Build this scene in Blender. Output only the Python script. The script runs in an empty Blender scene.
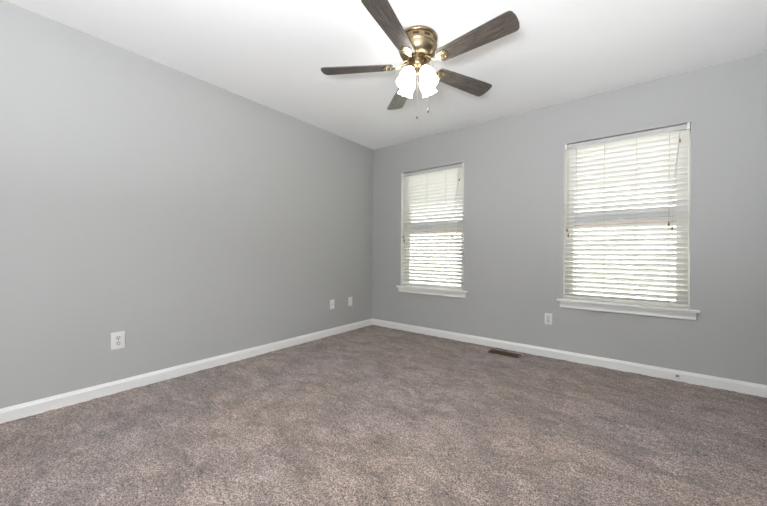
import bpy, bmesh, math, random
import numpy as np
from mathutils import Vector, Matrix

# ------------------------------------------------------------------ camera, world, light, exposure
SC = bpy.context.scene
COL = SC.collection
PI = math.pi
R = math.radians

cam_d = bpy.data.cameras.new('camera')
cam = bpy.data.objects.new('camera', cam_d)
COL.objects.link(cam)
YAW, PITCH, ROLL, FPX = 0.6601, 0.0005, 0.0073, 321.65
fw = Vector((-math.sin(YAW) * math.cos(PITCH), math.cos(YAW) * math.cos(PITCH), math.sin(PITCH)))
r0 = Vector((math.cos(YAW), math.sin(YAW), 0)); u0 = r0.cross(fw)
rt = r0 * math.cos(ROLL) + u0 * math.sin(ROLL); up = rt.cross(fw)
cam.matrix_world = Matrix(((rt.x, up.x, -fw.x, 2.8766), (rt.y, up.y, -fw.y, -3.4581),
                           (rt.z, up.z, -fw.z, 0.9967), (0, 0, 0, 1)))
cam_d.sensor_width = 36
cam_d.lens = FPX / 767 * 36
cam_d.clip_start = 0.02
SC.camera = cam

vs = SC.view_settings
vs.view_transform = 'Standard'; vs.look = 'None'; vs.gamma = 1; vs.use_curve_mapping = False
vs.exposure = -0.50
SC.cycles.use_denoising = True
SC.cycles.use_adaptive_sampling = False
SC.cycles.sample_clamp_indirect = 8
SC.cycles.max_bounces = 14
SC.cycles.diffuse_bounces = 10

W = bpy.data.worlds.new('sky'); SC.world = W; W.use_nodes = True
wn = W.node_tree.nodes; wl = W.node_tree.links
bg = wn['Background']
sky = wn.new('ShaderNodeTexSky'); sky.sky_type = 'NISHITA'
sky.sun_disc = False; sky.sun_elevation = R(52); sky.sun_rotation = R(200); sky.dust_density = 4.0
sky.ozone_density = 1.5
hz = wn.new('ShaderNodeMix'); hz.data_type = 'RGBA'
hz.inputs[0].default_value = 0.80
hz.inputs[7].default_value = (5.5, 5.6, 5.6, 1)       # thin bright overcast over the blue
wl.new(sky.outputs[0], hz.inputs[6]); wl.new(hz.outputs[2], bg.inputs['Color'])
SKY = 3.2
bg.inputs['Strength'].default_value = SKY

def lamp(name, kind, energy, loc, rot=(0, 0, 0), size=None, size_y=None, color=(1, 1, 1)):
    d = bpy.data.lights.new(name, kind); d.energy = energy; d.color = color
    if kind == 'AREA':
        d.size = size
        if size_y: d.shape = 'RECTANGLE'; d.size_y = size_y
    if kind == 'SUN': d.angle = R(0.6)
    o = bpy.data.objects.new(name, d); COL.objects.link(o); o.location = loc; o.rotation_euler = rot
    return o
lamp('sun', 'SUN', 2.5, (0, -6, 8), (R(35), 0, R(-25)), color=(1, 0.95, 0.86))
# photographer's flash head behind the camera, turned up so that it bounces off the ceiling
lamp('bounce_flash', 'AREA', 360, (3.0, -4.20, 0.95), Vector((0.15, 0.07, 0.95)).to_track_quat('-Z', 'Y').to_euler(), 0.7, 0.7, (0.945, 0.98, 1.035))
SHADE_GLOW = 13.0
# sky portals in the two window openings (guide the sky's light, give none of their own)
for _x0, _x1 in ((0.480, 1.348), (2.352, 3.229)):
    _p = lamp('window_portal', 'AREA', 1, ((_x0 + _x1) / 2, 0.165, 1.30), (R(-90), 0, 0), _x1 - _x0, 1.48)
    _p.data.cycles.is_portal = True

# ------------------------------------------------------------------ materials
def lin(c):
    return tuple(((v / 255) / 12.92 if v / 255 <= 0.04045 else ((v / 255 + 0.055) / 1.055) ** 2.4) for v in c) + (1,)

def mat(name, rgb, rough=0.6, metal=0.0, spec=0.5):
    m = bpy.data.materials.new(name); m.use_nodes = True
    b = m.node_tree.nodes['Principled BSDF']
    b.inputs['Base Color'].default_value = lin(rgb)
    b.inputs['Roughness'].default_value = rough
    b.inputs['Metallic'].default_value = metal
    b.inputs['Specular IOR Level'].default_value = spec
    return m

def nodes(m): return m.node_tree.nodes, m.node_tree.links, m.node_tree.nodes['Principled BSDF']

def noisy(m, scale, lo, hi, bump=0.0, dist=0.01, detail=3, stretch=(1, 1, 1)):
    n, l, b = nodes(m)
    tc = n.new('ShaderNodeTexCoord'); mp = n.new('ShaderNodeMapping'); mp.inputs['Scale'].default_value = stretch
    nz = n.new('ShaderNodeTexNoise'); nz.inputs['Scale'].default_value = scale; nz.inputs['Detail'].default_value = detail
    l.new(tc.outputs['Object'], mp.inputs[0]); l.new(mp.outputs[0], nz.inputs['Vector'])
    if lo:
        cr = n.new('ShaderNodeValToRGB')
        cr.color_ramp.elements[0].position = 0.3; cr.color_ramp.elements[1].position = 0.7
        cr.color_ramp.elements[0].color = lin(lo); cr.color_ramp.elements[1].color = lin(hi)
        l.new(nz.outputs['Fac'], cr.inputs[0]); l.new(cr.outputs[0], b.inputs['Base Color'])
    if bump:
        bp = n.new('ShaderNodeBump'); bp.inputs['Strength'].default_value = bump; bp.inputs['Distance'].default_value = dist
        l.new(nz.outputs['Fac'], bp.inputs['Height']); l.new(bp.outputs[0], b.inputs['Normal'])
    return m

M = {}
M['wall'] = noisy(mat('grey wall paint', (171, 171, 169), 0.75, 0, 0.25), 240, None, None, 0.05, 0.001)
M['ceiling'] = noisy(mat('white ceiling paint', (243, 243, 243), 0.85, 0, 0.2), 260, None, None, 0.05, 0.001)
M['trim'] = noisy(mat('white trim paint', (238, 238, 236), 0.38, 0, 0.4), 60, None, None, 0.02, 0.001)
M['reveal'] = mat('white reveal paint', (228, 226, 221), 0.6)
M['vinyl'] = mat('white vinyl', (228, 228, 224), 0.4)
M['valance'] = mat('satin white valance', (184, 183, 181), 0.5)
M['tan_rail'] = mat('tan tinted rail', (184, 140, 110), 0.5)  # tan tint for the lower sash's top rail, rest of the sash white
M['skylight_blue'] = mat('rail tinted skylight blue', (120, 158, 216), 0.5)  # cold skylight on the upper sash's bottom rail, put into its colour
M['plate'] = noisy(mat('white plate plastic', (228, 228, 225), 0.35), 80, None, None, 0.01, 0.001)
M['device'] = mat('white device plastic', (214, 214, 210), 0.4)
M['slot'] = mat('dark slot', (30, 29, 28), 0.8)
M['screw'] = mat('screw', (190, 190, 186), 0.35, 0.7)
M['cord'] = mat('cream cord', (186, 176, 158), 0.8)
M['tassel'] = noisy(mat('wood tassel', (122, 92, 58), 0.45), 90, (96, 70, 42), (150, 116, 74), 0, 0.01, 2, (1, 1, .2))
M['brass'] = noisy(mat('brushed antique brass', (146, 129, 104), 0.30, 1.0), 40, (136, 119, 94), (158, 141, 116), 0.03, 0.001, 2, (1, 1, 8))
M['dark_brass'] = mat('dark brass', (70, 56, 40), 0.5, 0.7)
M['iron'] = mat('polished brass iron', (196, 182, 152), 0.22, 1.0)
M['chain'] = mat('chain metal', (140, 135, 126), 0.45, 1.0)
M['fob'] = mat('dark pewter fob', (104, 99, 92), 0.5, 0.8)
M['register'] = noisy(mat('brown register enamel', (80, 62, 45), 0.5, 0.2), 30, (70, 54, 38), (90, 70, 52))
M['duct'] = mat('dark duct', (34, 27, 20), 0.9)
M['rubber'] = mat('white rubber tip', (214, 212, 206), 0.6)
M['spring'] = mat('spring steel', (120, 118, 114), 0.3, 1.0)
M['grass'] = noisy(mat('lawn', (190, 186, 170), 0.9), 3, (180, 178, 156), (204, 198, 180), 0.4, 0.03, 6)

# slats: painted faux wood, a little light comes through
def slat_mat():
    m = mat('white slat', (224, 222, 217), 0.45, 0, 0.4)
    n, l, b = nodes(m)
    tr = n.new('ShaderNodeBsdfTranslucent'); tr.inputs[0].default_value = lin((240, 238, 233))
    mx = n.new('ShaderNodeMixShader'); mx.inputs[0].default_value = 0.06
    l.new(b.outputs[0], mx.inputs[1]); l.new(tr.outputs[0], mx.inputs[2])
    l.new(mx.outputs[0], n['Material Output'].inputs[0])
    return m
M['slat'] = slat_mat()

def glass_mat():
    m = bpy.data.materials.new('window glass'); m.use_nodes = True
    n, l = m.node_tree.nodes, m.node_tree.links
    n.remove(n['Principled BSDF'])
    t = n.new('ShaderNodeBsdfTransparent'); t.inputs[0].default_value = (0.93, 0.95, 0.945, 1)
    g = n.new('ShaderNodeBsdfGlossy'); g.inputs['Roughness'].default_value = 0.02
    f = n.new('ShaderNodeFresnel'); f.inputs[0].default_value = 1.45
    x = n.new('ShaderNodeMixShader')
    l.new(f.outputs[0], x.inputs[0]); l.new(t.outputs[0], x.inputs[1]); l.new(g.outputs[0], x.inputs[2])
    l.new(x.outputs[0], n['Material Output'].inputs[0])
    return m
M['glass'] = glass_mat()

def shade_mat():
    m = mat('lit frosted glass', (250, 245, 234), 0.35)
    n, l, b = nodes(m)
    b.inputs['Emission Color'].default_value = (1.0, 0.955, 0.89, 1)
    b.inputs['Emission Strength'].default_value = SHADE_GLOW
    m.cycles.emission_sampling = 'FRONT'
    return m
M['shade'] = shade_mat()
M['bulb'] = mat('lit bulb', (255, 250, 240), 0.3)
_b = nodes(M['bulb'])[2]
_b.inputs['Emission Color'].default_value = (1.0, 0.92, 0.80, 1); _b.inputs['Emission Strength'].default_value = 30
M['bulb'].cycles.emission_sampling = 'NONE'

def blade_mat():
    m = mat('weathered oak blade', (100, 90, 82), 0.42, 0, 0.5)
    n, l, b = nodes(m)
    tc = n.new('ShaderNodeTexCoord'); mp = n.new('ShaderNodeMapping'); mp.inputs['Scale'].default_value = (5, 70, 40)
    nz = n.new('ShaderNodeTexNoise'); nz.inputs['Scale'].default_value = 2.2; nz.inputs['Detail'].default_value = 6; nz.inputs['Roughness'].default_value = 0.65
    nz.inputs['Distortion'].default_value = 0.6
    cr = n.new('ShaderNodeValToRGB')
    e = cr.color_ramp.elements
    e[0].position = 0.33; e[0].color = lin((36, 33, 31)); e[1].position = 0.68; e[1].color = lin((112, 103, 95))
    x = e.new(0.48); x.color = lin((74, 67, 62))
    l.new(tc.outputs['Object'], mp.inputs[0]); l.new(mp.outputs[0], nz.inputs['Vector']); l.new(nz.outputs['Fac'], cr.inputs[0])
    l.new(cr.outputs[0], b.inputs['Base Color'])
    bp = n.new('ShaderNodeBump'); bp.inputs['Strength'].default_value = 0.25; bp.inputs['Distance'].default_value = 0.002
    l.new(nz.outputs['Fac'], bp.inputs['Height']); l.new(bp.outputs[0], b.inputs['Normal'])
    return m
M['blade'] = blade_mat()

def carpet_mat():
    m = mat('mauve brown cut pile carpet', (140, 126, 120), 0.95, 0, 0.1)
    n, l, b = nodes(m)
    b.inputs['Sheen Weight'].default_value = 0.15; b.inputs['Sheen Roughness'].default_value = 0.6
    tc = n.new('ShaderNodeTexCoord')
    def noise(scale, detail, rough=0.5, stretch=(1, 1, 1), rot=0, dist=0):
        mp = n.new('ShaderNodeMapping'); mp.inputs['Scale'].default_value = stretch; mp.inputs['Rotation'].default_value = (0, 0, rot)
        z = n.new('ShaderNodeTexNoise'); z.inputs['Scale'].default_value = scale; z.inputs['Detail'].default_value = detail
        z.inputs['Roughness'].default_value = rough; z.inputs['Distortion'].default_value = dist
        l.new(tc.outputs['Object'], mp.inputs[0]); l.new(mp.outputs[0], z.inputs['Vector'])
        return z.outputs['Fac']
    def ramp(src, a, c0, bpos, c1):
        cr = n.new('ShaderNodeValToRGB'); e = cr.color_ramp.elements
        e[0].position = a; e[0].color = c0; e[1].position = bpos; e[1].color = c1
        l.new(src, cr.inputs[0]); return cr.outputs[0]
    def mul(a, c, fac=1.0):
        x = n.new('ShaderNodeMix'); x.data_type = 'RGBA'; x.blend_type = 'MULTIPLY'; x.inputs[0].default_value = fac
        l.new(a, x.inputs[6]); l.new(c, x.inputs[7]); return x.outputs[2]
    g = lambda v: (v, v, v, 1)
    fine = noise(150, 3, 0.8)
    tuft = ramp(fine, 0.38, lin((66, 55, 51)), 0.62, lin((186, 170, 161)))
    speck = ramp(noise(52, 3, 0.75, (1, 1.3, 1), 0.3), 0.38, g(0.66), 0.60, g(1.13))
    tuft = mul(tuft, speck)
    hue = ramp(noise(1.1, 2), 0.35, (0.975, 0.98, 1.02, 1), 0.65, (1.04, 1.0, 0.95, 1))
    patch = ramp(noise(4.2, 4, 0.6, (1, 1.7, 1), 0.5, 0.8), 0.36, g(0.74), 0.60, g(1.05))
    lay = ramp(noise(14, 3, 0.6, (1, 2.4, 1), -0.6, 0.5), 0.35, g(0.82), 0.62, g(1.08))
    press = ramp(noise(2.3, 1, 0.4, (1, 1.5, 1), 0.9, 1.6), 0.475, g(0.86), 0.505, g(1.03))
    c = mul(mul(mul(mul(tuft, patch), lay), hue), press)
    l.new(c, b.inputs['Base Color'])
    bp = n.new('ShaderNodeBump'); bp.inputs['Strength'].default_value = 0.7; bp.inputs['Distance'].default_value = 0.006
    l.new(fine, bp.inputs['Height']); l.new(bp.outputs[0], b.inputs['Normal'])
    return m
M['carpet'] = carpet_mat()

# ------------------------------------------------------------------ helpers
def obj(name, bm, m, parent=None, smooth=False, loc=None, rot=None):
    me = bpy.data.meshes.new(name)
    bmesh.ops.recalc_face_normals(bm, faces=bm.faces)
    bm.to_mesh(me); bm.free()
    ms = m if isinstance(m, list) else [m]
    for k in ms: me.materials.append(k)
    if smooth:
        me.polygons.foreach_set('use_smooth', [True] * len(me.polygons))
        me.set_sharp_from_angle(angle=R(38))
    o = bpy.data.objects.new(name, me); COL.objects.link(o)
    if parent: o.parent = parent
    if loc is not None: o.location = loc
    if rot is not None: o.rotation_euler = rot
    return o

def struct(name, bm, m, parent=None, smooth=False):
    o = obj(name, bm, m, parent, smooth)
    if not parent: o['kind'] = 'structure'
    return o

def thing(name, label, cat, loc=(0, 0, 0), rot=(0, 0, 0), group=None):
    o = bpy.data.objects.new(name, None); COL.objects.link(o)
    o.empty_display_size = 0.05
    o.location = loc; o.rotation_euler = rot; o['label'] = label; o['category'] = cat
    if group: o['group'] = group
    return o

def box(bm, x0, x1, y0, y1, z0, z1, bev=0.0, seg=2, mi=0):
    b2 = bmesh.new()
    bmesh.ops.create_cube(b2, size=1)
    for v in b2.verts:
        v.co = Vector(((x0 + x1) / 2 + v.co.x * (x1 - x0), (y0 + y1) / 2 + v.co.y * (y1 - y0), (z0 + z1) / 2 + v.co.z * (z1 - z0)))
    if bev: bmesh.ops.bevel(b2, geom=b2.edges[:], offset=bev, segments=seg, profile=0.5, affect='EDGES')
    merge(bm, b2, mi)
    return bm

def merge(bm, b2, mi=0, mtx=None):
    mp = {}
    for v in b2.verts: mp[v] = bm.verts.new(mtx @ v.co if mtx else v.co)
    for f in b2.faces:
        try:
            nf = bm.faces.new([mp[v] for v in f.verts]); nf.material_index = mi
        except ValueError: pass
    b2.free()

def lathe(bm, prof, n=40, mtx=None, mi=0, wave=None):
    rings = []
    for k, (r, z) in enumerate(prof):
        ring = []
        for i in range(n):
            a = 2 * PI * i / n
            rr, zz = r, z
            if wave and wave[k]:
                rr = r * (1 + wave[k] * math.cos(wave[-1] * a)); 
            p = Vector((rr * math.cos(a), rr * math.sin(a), zz))
            ring.append(bm.verts.new(mtx @ p if mtx else p))
        rings.append(ring)
    for a, b in zip(rings, rings[1:]):
        for i in range(n):
            f = bm.faces.new((a[i], a[(i + 1) % n], b[(i + 1) % n], b[i])); f.material_index = mi
    for ring, (r, z) in ((rings[0], prof[0]), (rings[-1], prof[-1])):
        f = bm.faces.new(ring); f.material_index = mi
    return bm

def tube(bm, pts, r, n=8, mi=0, taper=None):
    pts = [Vector(p) for p in pts]
    rings = []
    ref = Vector((0, 0, 1))
    for i, p in enumerate(pts):
        t = (pts[min(i + 1, len(pts) - 1)] - pts[max(i - 1, 0)]).normalized()
        a = ref if abs(t.dot(ref)) < 0.95 else Vector((0, 1, 0))
        u = t.cross(a).normalized(); v = t.cross(u)
        rr = taper[i] if taper else r
        rings.append([bm.verts.new(p + (u * math.cos(2 * PI * k / n) + v * math.sin(2 * PI * k / n)) * rr) for k in range(n)])
    for a, b in zip(rings, rings[1:]):
        for k in range(n):
            f = bm.faces.new((a[k], a[(k + 1) % n], b[(k + 1) % n], b[k])); f.material_index = mi
    bm.faces.new(rings[0]).material_index = mi; bm.faces.new(rings[-1]).material_index = mi
    return bm

def extrude_profile(bm, prof, p0, p1, out, mi=0):
    """prof: (distance out from wall, z); run from p0 to p1 (xy); out = unit xy vector into the room"""
    a = [bm.verts.new((p0[0] + out[0] * d, p0[1] + out[1] * d, z)) for d, z in prof]
    b = [bm.verts.new((p1[0] + out[0] * d, p1[1] + out[1] * d, z)) for d, z in prof]
    k = len(prof)
    for i in range(k):
        bm.faces.new((a[i], a[(i + 1) % k], b[(i + 1) % k], b[i])).material_index = mi
    bm.faces.new(a).material_index = mi; bm.faces.new(b).material_index = mi
    return bm

# ------------------------------------------------------------------ the room
XR, YF, H, T = 3.66, -4.88, 2.44, 0.16
WZ0, WZ1 = 0.555, 2.043
WINS = [(0.480, 1.348), (2.352, 3.229)]

# floor: cut-pile carpet, tufts as real relief
def make_floor():
    step = 0.011
    nx = int((XR + 0.02) / step) + 1; ny = int((-YF + 0.02) / step) + 1
    rng = np.random.default_rng(4)
    z = rng.normal(0, 1, (ny, nx))
    z = 0.5 * z + 0.125 * (np.roll(z, 1, 0) + np.roll(z, -1, 0) + np.roll(z, 1, 1) + np.roll(z, -1, 1))
    big = rng.normal(0, 1, (ny // 8 + 3, nx // 8 + 3))
    yy = np.arange(ny) / 8; xx = np.arange(nx) / 8
    iy = yy.astype(int); ix = xx.astype(int); fy = (yy - iy)[:, None]; fx = (xx - ix)[None, :]
    sm = (big[iy][:, ix] * (1 - fy) * (1 - fx) + big[iy + 1][:, ix] * fy * (1 - fx) + big[iy][:, ix + 1] * (1 - fy) * fx + big[iy + 1][:, ix + 1] * fy * fx)
    z = np.clip(z * 0.0022 + sm * 0.0014, -0.006, 0.006)
    X, Y = np.meshgrid(-0.01 + np.arange(nx) * (XR + 0.02) / (nx - 1), 0.01 - np.arange(ny) * (-YF + 0.02) / (ny - 1))
    # the carpet is cut out round the floor register
    co = np.stack([X, Y, z], -1).reshape(-1, 3)
    idx = np.arange(nx * ny).reshape(ny, nx)
    q = np.stack([idx[:-1, :-1], idx[1:, :-1], idx[1:, 1:], idx[:-1, 1:]], -1).reshape(-1, 4)
    me = bpy.data.meshes.new('floor')
    me.vertices.add(len(co)); me.vertices.foreach_set('co', co.ravel())
    me.loops.add(q.size); me.loops.foreach_set('vertex_index', q.ravel())
    me.polygons.add(len(q)); me.polygons.foreach_set('loop_start', np.arange(0, q.size, 4)); me.polygons.foreach_set('loop_total', np.full(len(q), 4))
    me.polygons.foreach_set('use_smooth', np.ones(len(q), bool))
    me.update(calc_edges=True); me.materials.append(M['carpet'])
    o = bpy.data.objects.new('floor', me); COL.objects.link(o); o['kind'] = 'structure'
make_floor()

bm = bmesh.new(); box(bm, -T, XR + T, YF - T, T, H, H + 0.12); struct('ceiling', bm, M['ceiling'])
bm = bmesh.new(); box(bm, -T, 0, YF - T, T, -0.05, H); struct('wall_left', bm, M['wall'])
bm = bmesh.new(); box(bm, XR, XR + T, YF - T, T, -0.05, H); struct('wall_right', bm, M['wall'])
bm = bmesh.new(); box(bm, 0, XR, YF - T, YF, -0.05, H); struct('wall_front', bm, M['wall'])

def make_back_wall():
    xs = [0, WINS[0][0], WINS[0][1], WINS[1][0], WINS[1][1], XR]; zs = [-0.05, WZ0, WZ1, H]
    bm = bmesh.new()
    V = {}
    def v(i, j, y):
        k = (i, j, y)
        if k not in V: V[k] = bm.verts.new((xs[i], y, zs[j]))
        return V[k]
    hole = lambda i, j: j == 1 and i in (1, 3)
    for i in range(5):
        for j in range(3):
            if hole(i, j):
                for (a, b) in (((i, j), (i + 1, j)), ((i + 1, j), (i + 1, j + 1)), ((i + 1, j + 1), (i, j + 1)), ((i, j + 1), (i, j))):
                    f = bm.faces.new((v(*a, 0), v(*b, 0), v(*b, T), v(*a, T))); f.material_index = 1
                continue
            for y in (0, T):
                bm.faces.new((v(i, j, y), v(i + 1, j, y), v(i + 1, j + 1, y), v(i, j + 1, y)))
    for i in range(5):
        for j in (0, 3): bm.faces.new((v(i, j, 0), v(i + 1, j, 0), v(i + 1, j, T), v(i, j, T)))
    for j in range(3):
        for i in (0, 5): bm.faces.new((v(i, j, 0), v(i, j + 1, 0), v(i, j + 1, T), v(i, j, T)))
    struct('wall_back', bm, [M['wall'], M['reveal']])
make_back_wall()

BP = [(0, -0.012), (0.014, -0.012), (0.014, 0.060), (0.0125, 0.066), (0.0085, 0.073), (0.006, 0.081), (0.0045, 0.084), (0, 0.084)]
bm = bmesh.new(); extrude_profile(bm, BP, (0, 0), (0, YF), (1, 0)); struct('baseboard_left', bm, M['trim'])
bm = bmesh.new(); extrude_profile(bm, BP, (0.014, 0), (XR - 0.014, 0), (0, -1)); struct('baseboard_back', bm, M['trim'])
bm = bmesh.new(); extrude_profile(bm, BP, (XR, 0), (XR, YF), (-1, 0)); struct('baseboard_right', bm, M['trim'])
bm = bmesh.new(); extrude_profile(bm, BP, (0.014, YF), (XR - 0.014, YF), (0, 1)); struct('baseboard_front', bm, M['trim'])

# lawn outside, beyond the back wall
bm = bmesh.new()
bmesh.ops.create_grid(bm, x_segments=40, y_segments=40, size=20)
for v in bm.verts:
    v.co.y += 20.3; v.co.z = -0.45 + 0.03 * math.sin(v.co.x * 1.3) * math.cos(v.co.y * 0.9)
g = struct('ground', bm, M['grass'])

# ------------------------------------------------------------------ windows (double hung, with stool and apron)
def make_window(i, x0, x1):
    w = bpy.data.objects.new('window_%d' % i, None); COL.objects.link(w); w['kind'] = 'structure'
    w.empty_display_size = 0.05
    w.location = ((x0 + x1) / 2, 0.1, WZ0)
    L = Vector(w.location)
    def part(name, bm, m, par=None, smooth=False):
        p = par or w
        off = L
        o = obj(name, bm, m, p, smooth)
        o.data.transform(Matrix.Translation(-off))
        return o
    F0, F1 = 0.085, 0.15                    # frame depth range
    fwid = 0.038
    bm = bmesh.new()
    box(bm, x0, x0 + fwid, F0, F1, WZ0, WZ1, 0.003); box(bm, x1 - fwid, x1, F0, F1, WZ0, WZ1, 0.003)
    box(bm, x0 + fwid, x1 - fwid, F0, F1, WZ1 - fwid, WZ1, 0.003); box(bm, x0 + fwid, x1 - fwid, F0, F1, WZ0, WZ0 + 0.028, 0.003)
    part('window_frame', bm, M['vinyl'])
    a, b = x0 + fwid, x1 - fwid
    zm = 1.288
    def sash(name, z0, z1, y0, y1, top, bot, mt, mb):
        bm = bmesh.new()
        s = 0.036
        box(bm, a, a + s, y0, y1, z0, z1, 0.003); box(bm, b - s, b, y0, y1, z0, z1, 0.003)
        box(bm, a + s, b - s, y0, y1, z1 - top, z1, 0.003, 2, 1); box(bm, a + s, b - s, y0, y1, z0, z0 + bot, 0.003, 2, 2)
        sh = part(name, bm, [M['vinyl'], mt, mb])
        bm = bmesh.new(); box(bm, a + s - 0.004, b - s + 0.004, (y0 + y1) / 2 - 0.002, (y0 + y1) / 2 + 0.002, z0 + bot - 0.004, z1 - top + 0.004)
        part('pane', bm, M['glass'], sh)
        return sh
    sash('upper_sash', zm + 0.012, WZ1 - fwid, 0.122, 0.147, 0.034, 0.075, M['vinyl'], M['skylight_blue'])
    lo = sash('lower_sash', WZ0 + 0.028, zm + 0.022, 0.092, 0.118, 0.060, 0.034, M['tan_rail'], M['vinyl'])
    xc = (a + b) / 2
    bm = bmesh.new(); box(bm, xc - 0.028, xc + 0.028, 0.094, 0.116, zm + 0.021, zm + 0.030, 0.003)
    tube(bm, [(xc, 0.105, zm + 0.028), (xc, 0.105, zm + 0.038)], 0.007); tube(bm, [(xc - 0.02, 0.098, zm + 0.036), (xc + 0.012, 0.108, zm + 0.036)], 0.005)
    part('sash_lock', bm, M['vinyl'], lo)
    # stool (inside sill board with horns) and apron moulding
    bm = bmesh.new()
    box(bm, x0 - 0.047, x1 + 0.055, -0.042, 0.0, WZ0 + 0.001, WZ0 + 0.020, 0.005, 3)
    box(bm, x0 + 0.001, x1 - 0.001, -0.002, 0.088, WZ0 + 0.001, WZ0 + 0.0195)
    part('window_stool', bm, M['trim'], None, True)
    bm = bmesh.new()
    ap = [(0, WZ0), (0.030, WZ0), (0.0295, WZ0 - 0.010), (0.024, WZ0 - 0.020), (0.0185, WZ0 - 0.027), (0.017, WZ0 - 0.046), (0.019, WZ0 - 0.052), (0.016, WZ0 - 0.060), (0, WZ0 - 0.060)]
    extrude_profile(bm, ap, (x0 - 0.024, 0), (x1 + 0.034, 0), (0, -1))
    part('apron', bm, M['trim'], None, True)
for i, (x0, x1) in enumerate(WINS): make_window(i + 1, x0, x1)

# ------------------------------------------------------------------ venetian blinds
SL_TILT = R(44.5)
def make_blind(label, x0, x1, ladders, tilt_tassels, lift_tassels, top_tassel, zb):
    a, b = x0 + 0.006, x1 - 0.006
    base = Vector(((a + b) / 2, 0.035, 2.036))
    t = thing('window_blind', label, 'blind', base, group='slatted blinds inside the back wall windows')
    def part(name, bm, m, par=None, smooth=False):
        o = obj(name, bm, m, par or t, smooth); o.data.transform(Matrix.Translation(-base)); return o
    # head rail with its valance face
    bm = bmesh.new(); box(bm, a + 0.018, b - 0.018, 0.004, 0.060, 1.994, 2.032, 0.002)
    hr = part('head_rail', bm, M['valance'])
    for s in (0, 1):
        bm = bmesh.new(); xx = a if s == 0 else b - 0.017
        box(bm, xx, xx + 0.017, 0.001, 0.062, 1.990, 2.0425, 0.002)
        part('mounting_bracket', bm, M['vinyl'])
    # slats: slim crowned boards, room edge up, outer edge down
    pitch = 0.0425
    n = int((1.985 - (zb + 0.03)) / pitch) + 1
    bm = bmesh.new()
    Wd, th, yc = 0.050, 0.0028, 0.034
    zs = [1.972 - k * pitch for k in range(n)]
    ca, sa = math.cos(SL_TILT), math.sin(SL_TILT)
    for k, z in enumerate(zs):
        rows = []
        for s in np.linspace(-0.5, 0.5, 5):
            for h in (1, -1):
                u = s * Wd; w = 0.0014 * (1 - (2 * s) ** 2) + h * th / 2 * (0.55 if abs(s) == 0.5 else 1)
                rows.append((yc + u * ca + w * sa, z - u * sa + w * ca))
        A = [bm.verts.new((a + 0.004, y, zz)) for y, zz in rows]; B = [bm.verts.new((b - 0.004, y, zz)) for y, zz in rows]
        order = [0, 2, 4, 6, 8, 9, 7, 5, 3, 1]
        for p, q in zip(order, order[1:] + order[:1]): bm.faces.new((A[p], A[q], B[q], B[p]))
        bm.faces.new([A[p] for p in order]); bm.faces.new([B[p] for p in order])
    part('slats', bm, M['slat'], None, True)
    zl = zs[-1] - pitch
    bm = bmesh.new(); box(bm, a + 0.004, b - 0.004, yc - 0.025, yc + 0.025, zb, zb + 0.016, 0.004, 3)
    part('bottom_rail', bm, M['slat'], None, True)
    hy, hz = Wd / 2 * ca + 0.002, Wd / 2 * sa
    for x in ladders:
        bm = bmesh.new()
        tube(bm, [(x, yc - hy, 1.996), (x, yc - hy, zb + 0.012)], 0.0008, 6)
        tube(bm, [(x, yc + hy, 1.996), (x, yc + hy, zb + 0.012)], 0.0011, 6)
        for z in zs:
            tube(bm, [(x, yc - hy, z + hz - 0.0045), (x, yc + hy, z - hz - 0.0045)], 0.0008, 5)
        part('ladder_cord', bm, M['cord'])
    def tassel(x, z, par):
        bm = bmesh.new()
        lathe(bm, [(0.002, 0.016), (0.0045, 0.013), (0.0058, 0.004), (0.0066, -0.008), (0.0060, -0.013), (0.003, -0.015)], 14, Matrix.Translation((x, 0.000, z)))
        part('tassel', bm, M['tassel'], par, True)
    for grp, x_top in ((tilt_tassels, None), (lift_tassels, top_tassel[0])):
        for (x, z) in grp:
            bm = bmesh.new()
            xt = x if x_top is None else x_top
            tube(bm, [(xt, 0.002, 1.992), (xt, -0.0005, 1.97), (x + (xt - x) * 0.02, 0.0, z + 0.06), (x, 0.0, z + 0.012)], 0.0011, 6)
            c = part('pull_cord', bm, M['cord'])
            tassel(x, z, c)
            last = c
    tassel(top_tassel[0], top_tassel[1], last)
    return t
make_blind('white slatted blind in the left window, the one nearest the room corner', *WINS[0], (0.575, 0.851, 1.110, 1.27),
           ((0.513, 1.205), (0.532, 1.160)), ((1.196, 1.205), (1.212, 1.192)), (1.288, 1.85), 0.600)
make_blind('white slatted blind in the right window, above the long sill', *WINS[1], (2.452, 2.669, 2.893, 3.103),
           ((2.383, 1.228), (2.393, 1.178)), ((3.102, 1.246), (3.122, 1.216)), (3.165, 1.908), 0.590)

# ------------------------------------------------------------------ ceiling fan
FX, FY = 1.724, -1.6155
fan = thing('ceiling_fan', 'five blade ceiling fan with lit frosted shades hanging from the white ceiling', 'ceiling fan', (FX, FY, H))
bm = bmesh.new()
lathe(bm, [(0.127, 0), (0.131, -0.003), (0.132, -0.012), (0.128, -0.019), (0.121, -0.022), (0.119, -0.050), (0.122, -0.054), (0.129, -0.058), (0.130, -0.066),
           (0.126, -0.071), (0.124, -0.084), (0.118, -0.102), (0.107, -0.119), (0.091, -0.133), (0.070, -0.140), (0.05, -0.142)], 64)
housing = obj('motor_housing', bm, M['brass'], fan, True)
bm = bmesh.new(); box(bm, 0.1165, 0.1210, -0.020, 0.020, -0.045, -0.029, 0.0015)
vs0 = obj('vent_slot', bm, M['dark_brass'], housing)
for k in range(10):
    v_ = vs0 if k == 0 else vs0.copy()
    if k: COL.objects.link(v_); v_.parent = housing
    v_.rotation_euler = (0, 0, 2 * PI * k / 10 + 0.15)
bm = bmesh.new()
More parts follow.
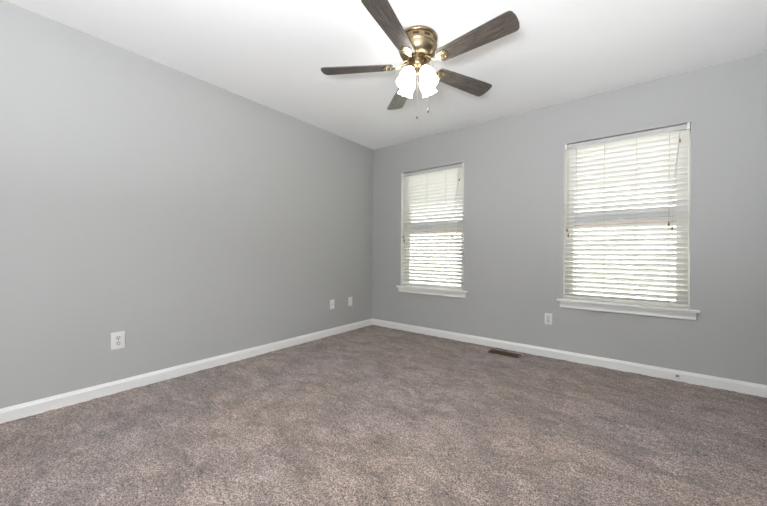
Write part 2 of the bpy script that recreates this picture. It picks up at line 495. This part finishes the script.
lathe(bm, [(0.058, -0.141), (0.058, -0.147), (0.072, -0.149), (0.074, -0.160), (0.066, -0.135), (0.052, -0.166), (0.052, -0.176), (0.054, -0.180), (0.050, -0.188), (0.034, -0.194), (0.014, -0.198), (0.010, -0.222), (0.013, -0.228), (0.011, -0.236), (0.004, -0.240)], 48)
cup = obj('switch_housing', bm, M['brass'], fan, True)
bm = bmesh.new(); lathe(bm, [(0.060, -0.1405), (0.063, -0.1425), (0.063, -0.1465), (0.060, -0.1485)], 40)
obj('trim_ring', bm, M['dark_brass'], cup, True)

# a blade in its own frame: length along +x, pitched about its own axis
def blade_bm():
    bm = bmesh.new()
    r_in, r_out = 0.165, 0.660
    out = []
    N = 16
    def half(x):
        s = (x - r_in) / (r_out - r_in)
        return 0.052 + 0.018 * min(1, s * 1.15)
    xs = list(np.linspace(r_in + 0.02, r_out - 0.03, N))
    left = [(x, half(x)) for x in xs]
    rc = 0.026
    tip = []
    hw = half(r_out)
    for k in range(7):
        a = PI / 2 - k * (PI / 2) / 6
        tip.append((r_out - 0.006 - rc + rc * math.cos(a), hw - rc + rc * math.sin(a)))
    tip.append((r_out - 0.001, hw * 0.42)); tip.append((r_out, 0))
    hi = half(r_in)
    root = [(r_in, 0), (r_in, hi - 0.02)] + [(r_in + 0.02 - 0.02 * math.cos(a), hi - 0.02 + 0.02 * math.sin(a)) for a in (0.4, 0.8, 1.2)]
    up_side = root + left + [p for p in tip]
    pts = up_side + [(x, -y) for x, y in reversed(up_side[1:-1])]
    top = [bm.verts.new((x, y, 0.003)) for x, y in pts]; bot = [bm.verts.new((x, y, -0.003)) for x, y in pts]
    bm.faces.new(top); bm.faces.new(bot)
    n = len(pts)
    for i in range(n): bm.faces.new((top[i], top[(i + 1) % n], bot[(i + 1) % n], bot[i]))
    return bm
def iron_bm():
    bm = bmesh.new()
    # spade plate screwed under the blade root
    pts = []
    for k in range(25):
        a = -PI / 2 + PI * k / 24
        pts.append((0.205 + 0.032 * math.cos(a), 0.034 * math.sin(a)))
    pts += [(0.180, 0.030), (0.163, 0.020), (0.150, 0.011), (0.150, -0.011), (0.163, -0.020), (0.180, -0.030)]
    top = [bm.verts.new((x, y, -0.0032)) for x, y in pts]; bot = [bm.verts.new((x, y, -0.0085)) for x, y in pts]
    bm.faces.new(top); bm.faces.new(bot); n = len(pts)
    for i in range(n): bm.faces.new((top[i], top[(i + 1) % n], bot[(i + 1) % n], bot[i]))
    for (x, y) in ((0.212, 0.016), (0.212, -0.016), (0.184, 0)):
        lathe(bm, [(0.0055, -0.008), (0.0055, -0.0105), (0.003, -0.0118)], 12, Matrix.Translation((x, y, 0)))
    return bm
def arm_bm():
    bm = bmesh.new()
    # curved arm from motor down and out to the plate
    P = [(0.066, 0, 0.034), (0.085, 0, 0.030), (0.102, 0, 0.018), (0.118, 0, 0.002), (0.135, 0, -0.006), (0.158, 0, -0.0065)]
    for s in (1, -1):
        tube(bm, [(x, s * (0.013 if i < 2 else 0.013 - 0.003 * (i - 1)), z) for i, (x, y, z) in enumerate(P)], 0.0055, 10)
    return bm
BLADE_Z = 2.255 - H
blade0 = blade_bm(); blade0 = obj('blade', blade0, M['blade'], fan)
iron0 = obj('blade_iron', iron_bm(), M['iron'], blade0, True)
arm0 = obj('iron_arm', arm_bm(), M['iron'], blade0, True)
for k in range(5):
    if k == 0: bl, ir, ar = blade0, iron0, arm0
    else:
        bl = blade0.copy(); COL.objects.link(bl); bl.parent = fan
        ir = iron0.copy(); COL.objects.link(ir); ir.parent = bl
        ar = arm0.copy(); COL.objects.link(ar); ar.parent = bl
    bl.location = (0, 0, BLADE_Z)
    ang = -0.0767 + k * 2 * PI / 5 - (R(2) if k == 4 else 0)
    bl.rotation_euler = (Matrix.Rotation(ang, 3, 'Z') @ Matrix.Rotation(R(-12), 3, 'X')).to_euler()
    ar.rotation_euler = (R(12), 0, 0)

# two lit tulip shades on short arms, spread about the stem
def shade_bm():
    bm = bmesh.new()
    outer = [(0.019, 0.0), (0.025, -0.006), (0.035, -0.022), (0.046, -0.045), (0.0515, -0.068), (0.0505, -0.088), (0.0465, -0.103), (0.0460, -0.114), (0.0490, -0.126), (0.0535, -0.135)]
    prof = outer + [(r - 0.003, z) for r, z in reversed(outer)]
    n = 48
    rings = []
    for k, (r, z) in enumerate(prof):
        d = -z / 0.135
        am = 0.02 * max(0, d - 0.72) / 0.28
        rings.append([bm.verts.new((r * (1 + am * math.cos(8 * t)) * math.cos(t), r * (1 + am * math.cos(8 * t)) * math.sin(t), z + 0.002 * am / 0.02 * math.cos(8 * t)))
                      for t in (2 * PI * i / n for i in range(n))])
    for a, b in zip(rings, rings[1:] + rings[:1]):
        for i in range(n): bm.faces.new((a[i], a[(i + 1) % n], b[(i + 1) % n], b[i]))
    return bm
def holder_bm():
    bm = bmesh.new()
    lathe(bm, [(0.010, 0.020), (0.020, 0.016), (0.027, 0.006), (0.028, -0.006), (0.024, -0.010), (0.018, -0.008)], 28)
    return bm
def bulb_bm():
    bm = bmesh.new()
    lathe(bm, [(0.010, -0.012), (0.012, -0.028), (0.020, -0.045), (0.026, -0.062), (0.024, -0.078), (0.015, -0.089), (0.004, -0.093)], 24)
    return bm
sh0 = hd0 = bu0 = None
for k in range(4):
    a = R((122 - 48, 122 + 48, 302 - 48, 302 + 48)[k])
    d = Vector((math.cos(a), math.sin(a), 0))
    p = d * 0.056 + Vector((0, 0, -0.219))
    rot = (Matrix.Rotation(a, 3, 'Z') @ Matrix.Rotation(R(-27), 3, 'Y')).to_euler()
    bm = bmesh.new()
    tube(bm, [d * 0.020 + Vector((0, 0, -0.186)), d * 0.050 + Vector((0, 0, -0.194)), p + Vector((0, 0, 0.006))], 0.009, 10)
    obj('light_arm', bm, M['brass'], fan, True)
    if k == 0:
        sh = sh0 = obj('lamp_shade', shade_bm(), M['shade'], fan, True)
        hd = hd0 = obj('shade_holder', holder_bm(), M['brass'], sh, True)
        bu = bu0 = obj('bulb', bulb_bm(), M['bulb'], sh, True)
    else:
        sh = sh0.copy(); COL.objects.link(sh); sh.parent = fan
        hd = hd0.copy(); COL.objects.link(hd); hd.parent = sh
        bu = bu0.copy(); COL.objects.link(bu); bu.parent = sh
    sh.location = p; sh.rotation_euler = rot

# two bead pull chains with fobs
def chain(x, y, z0, z1, fob):
    bm = bmesh.new()
    z = z0
    while z > z1:
        lathe(bm, [(0.0004, 0.0014), (0.0010, 0.0008), (0.0010, -0.0008), (0.0004, -0.0016)], 6, Matrix.Translation((x, y, z)))
        z -= 0.0036
    tube(bm, [(x, y, z0), (x, y, z1)], 0.0005, 5)
    c = obj('pull_chain', bm, M['chain'], fan)
    bm = bmesh.new()
    lathe(bm, [(0.0015, 0.004), (0.004, 0), (0.0062, -0.012), (0.0075, -0.024), (0.006, -0.030), (0.002, -0.032)], 16, Matrix.Translation((x, y, z1)))
    obj('fob', bm, fob, c, True)
chain(0, 0, -0.238, -0.508, M['fob'])
chain(0.058, 0.046, -0.180, -0.466, M['fob'])

# ------------------------------------------------------------------ wall plates
# built facing -y at the origin, z up; back of the plate on y = 0
def wall_plate(kind, label, loc, rotz, w=0.074, h=0.118, group=None):
    t = thing('electrical_outlet' if kind in ('duplex', 'decora') else 'wall_plate', label, 'outlet' if kind in ('duplex', 'decora') else 'wall plate', loc, (0, 0, rotz), group)
    bm = bmesh.new(); box(bm, -w / 2, w / 2, -0.0065, 0, -h / 2, h / 2, 0.0028, 3)
    obj('cover_plate', bm, M['plate'], t, True)
    def screw(x, z):
        bm = bmesh.new()
        m = Matrix.Translation((x, -0.0062, z)) @ Matrix.Rotation(PI / 2, 4, 'X')
        lathe(bm, [(0.0034, 0), (0.0034, 0.0012), (0.002, 0.0018)], 14, m)
        obj('screw', bm, M['screw'], t, True)
    def slots(zc, par):
        bm = bmesh.new()
        box(bm, -0.0084, -0.0048, -0.0102, -0.0086, zc + 0.0005, zc + 0.0095)
        box(bm, 0.0048, 0.0084, -0.0102, -0.0086, zc + 0.0015, zc + 0.0085)
        lathe(bm, [(0.0036, 0.0086), (0.0036, 0.0102)], 14, Matrix.Translation((0, 0, zc - 0.0075)) @ Matrix.Rotation(PI / 2, 4, 'X'))
        obj('socket_slots', bm, M['slot'], par)
    if kind == 'duplex':
        for s in (1, -1):
            bm = bmesh.new(); b2 = bmesh.new()
            lathe(b2, [(0.0175, 0.004), (0.0175, 0.0090), (0.0165, 0.0100)], 32, Matrix.Rotation(PI / 2, 4, 'X'))
            for v in b2.verts: v.co.z = max(-0.0142, min(0.0142, v.co.z))
            merge(bm, b2, 0, Matrix.Translation((0, 0, s * 0.0195)))
            so = obj('socket', bm, M['device'], t, True)
            slots(s * 0.0195, so)
        screw(0, 0)
    if kind == 'decora':
        bm = bmesh.new(); box(bm, -0.0167, 0.0167, -0.0098, -0.004, -0.0335, 0.0335, 0.0015)
        so = obj('socket', bm, M['device'], t, True)
        for s in (1, -1): slots(s * 0.0165, so)
        screw(0, 0.0485); screw(0, -0.0485)
    if kind == 'jack':
        bm = bmesh.new(); m = Matrix.Rotation(PI / 2, 4, 'X')
        lathe(bm, [(0.0065, 0.004), (0.0065, 0.0085), (0.0048, 0.0088), (0.0048, 0.0165), (0.0038, 0.0168)], 18, Matrix.Translation((0, 0, 0)) @ m)
        obj('coax_connector', bm, M['screw'], t, True)
        screw(0, 0.0415); screw(0, -0.0415)
    if kind == 'blank':
        screw(0, 0.0415); screw(0, -0.0415)
    return t
wall_plate('duplex', 'white outlet on the left wall nearest the viewer, standing alone above the baseboard', (0, -2.809, 0.366), R(90), 0.080, 0.122)
wall_plate('jack', 'left one of the two small white plates on the left wall near the corner', (0, -0.762, 0.373), R(90), 0.070, 0.114)
wall_plate('blank', 'right one of the two small white plates on the left wall, nearest the corner', (0, -0.447, 0.371), R(90), 0.072, 0.116)
wall_plate('decora', 'white outlet on the back wall just left of the large window sill', (2.2295, 0, 0.369), 0, 0.066, 0.112)

# ------------------------------------------------------------------ floor register
vent = thing('floor_vent', 'brown metal floor register in the carpet beside the back baseboard', 'vent', (1.865, -0.180, 0.0))
bm = bmesh.new()
hw, hd, rim = 0.147, 0.058, 0.012
for (a, b, c, d) in ((-hw, hw, -hd, -hd + rim), (-hw, hw, hd - rim, hd), (-hw, -hw + rim, -hd + rim, hd - rim), (hw - rim, hw, -hd + rim, hd - rim)):
    box(bm, a, b, c, d, 0.002, 0.0105, 0.002)
obj('register_frame', bm, M['register'], vent)
bm = bmesh.new(); box(bm, -hw + rim, hw - rim, -hd + rim, hd - rim, 0.0055, 0.0065)
obj('damper', bm, M['duct'], vent)
bm = bmesh.new()
for k in range(26):
    x = -hw + rim + 0.005 + k * (2 * (hw - rim) - 0.01) / 25
    box(bm, x - 0.0016, x + 0.0016, -hd + rim, hd - rim, 0.0066, 0.0098)
for y in (-0.015, 0.015): box(bm, -hw + rim, hw - rim, y - 0.002, y + 0.002, 0.0066, 0.0102)
obj('louvers', bm, M['register'], vent)

# ------------------------------------------------------------------ spring door stop on the back baseboard
ds = thing('door_stop', 'small spring door stop on the back baseboard below the large window', 'door stop', (3.159, -0.014, 0.040))
bm = bmesh.new(); lathe(bm, [(0.011, 0), (0.011, 0.004), (0.007, 0.007)], 20, Matrix.Rotation(PI / 2, 4, 'X')); obj('base', bm, M['spring'], ds, True)
bm = bmesh.new()
tube(bm, [(0.0062 * math.cos(t * 2 * PI), -0.005 - t * 0.0030, 0.0062 * math.sin(t * 2 * PI)) for t in np.linspace(0, 15, 180)], 0.0011, 6)
obj('spring', bm, M['spring'], ds, True)
bm = bmesh.new(); lathe(bm, [(0.0068, 0.048), (0.0085, 0.051), (0.0085, 0.060), (0.0065, 0.064)], 18, Matrix.Rotation(PI / 2, 4, 'X')); obj('rubber_tip', bm, M['rubber'], ds, True)
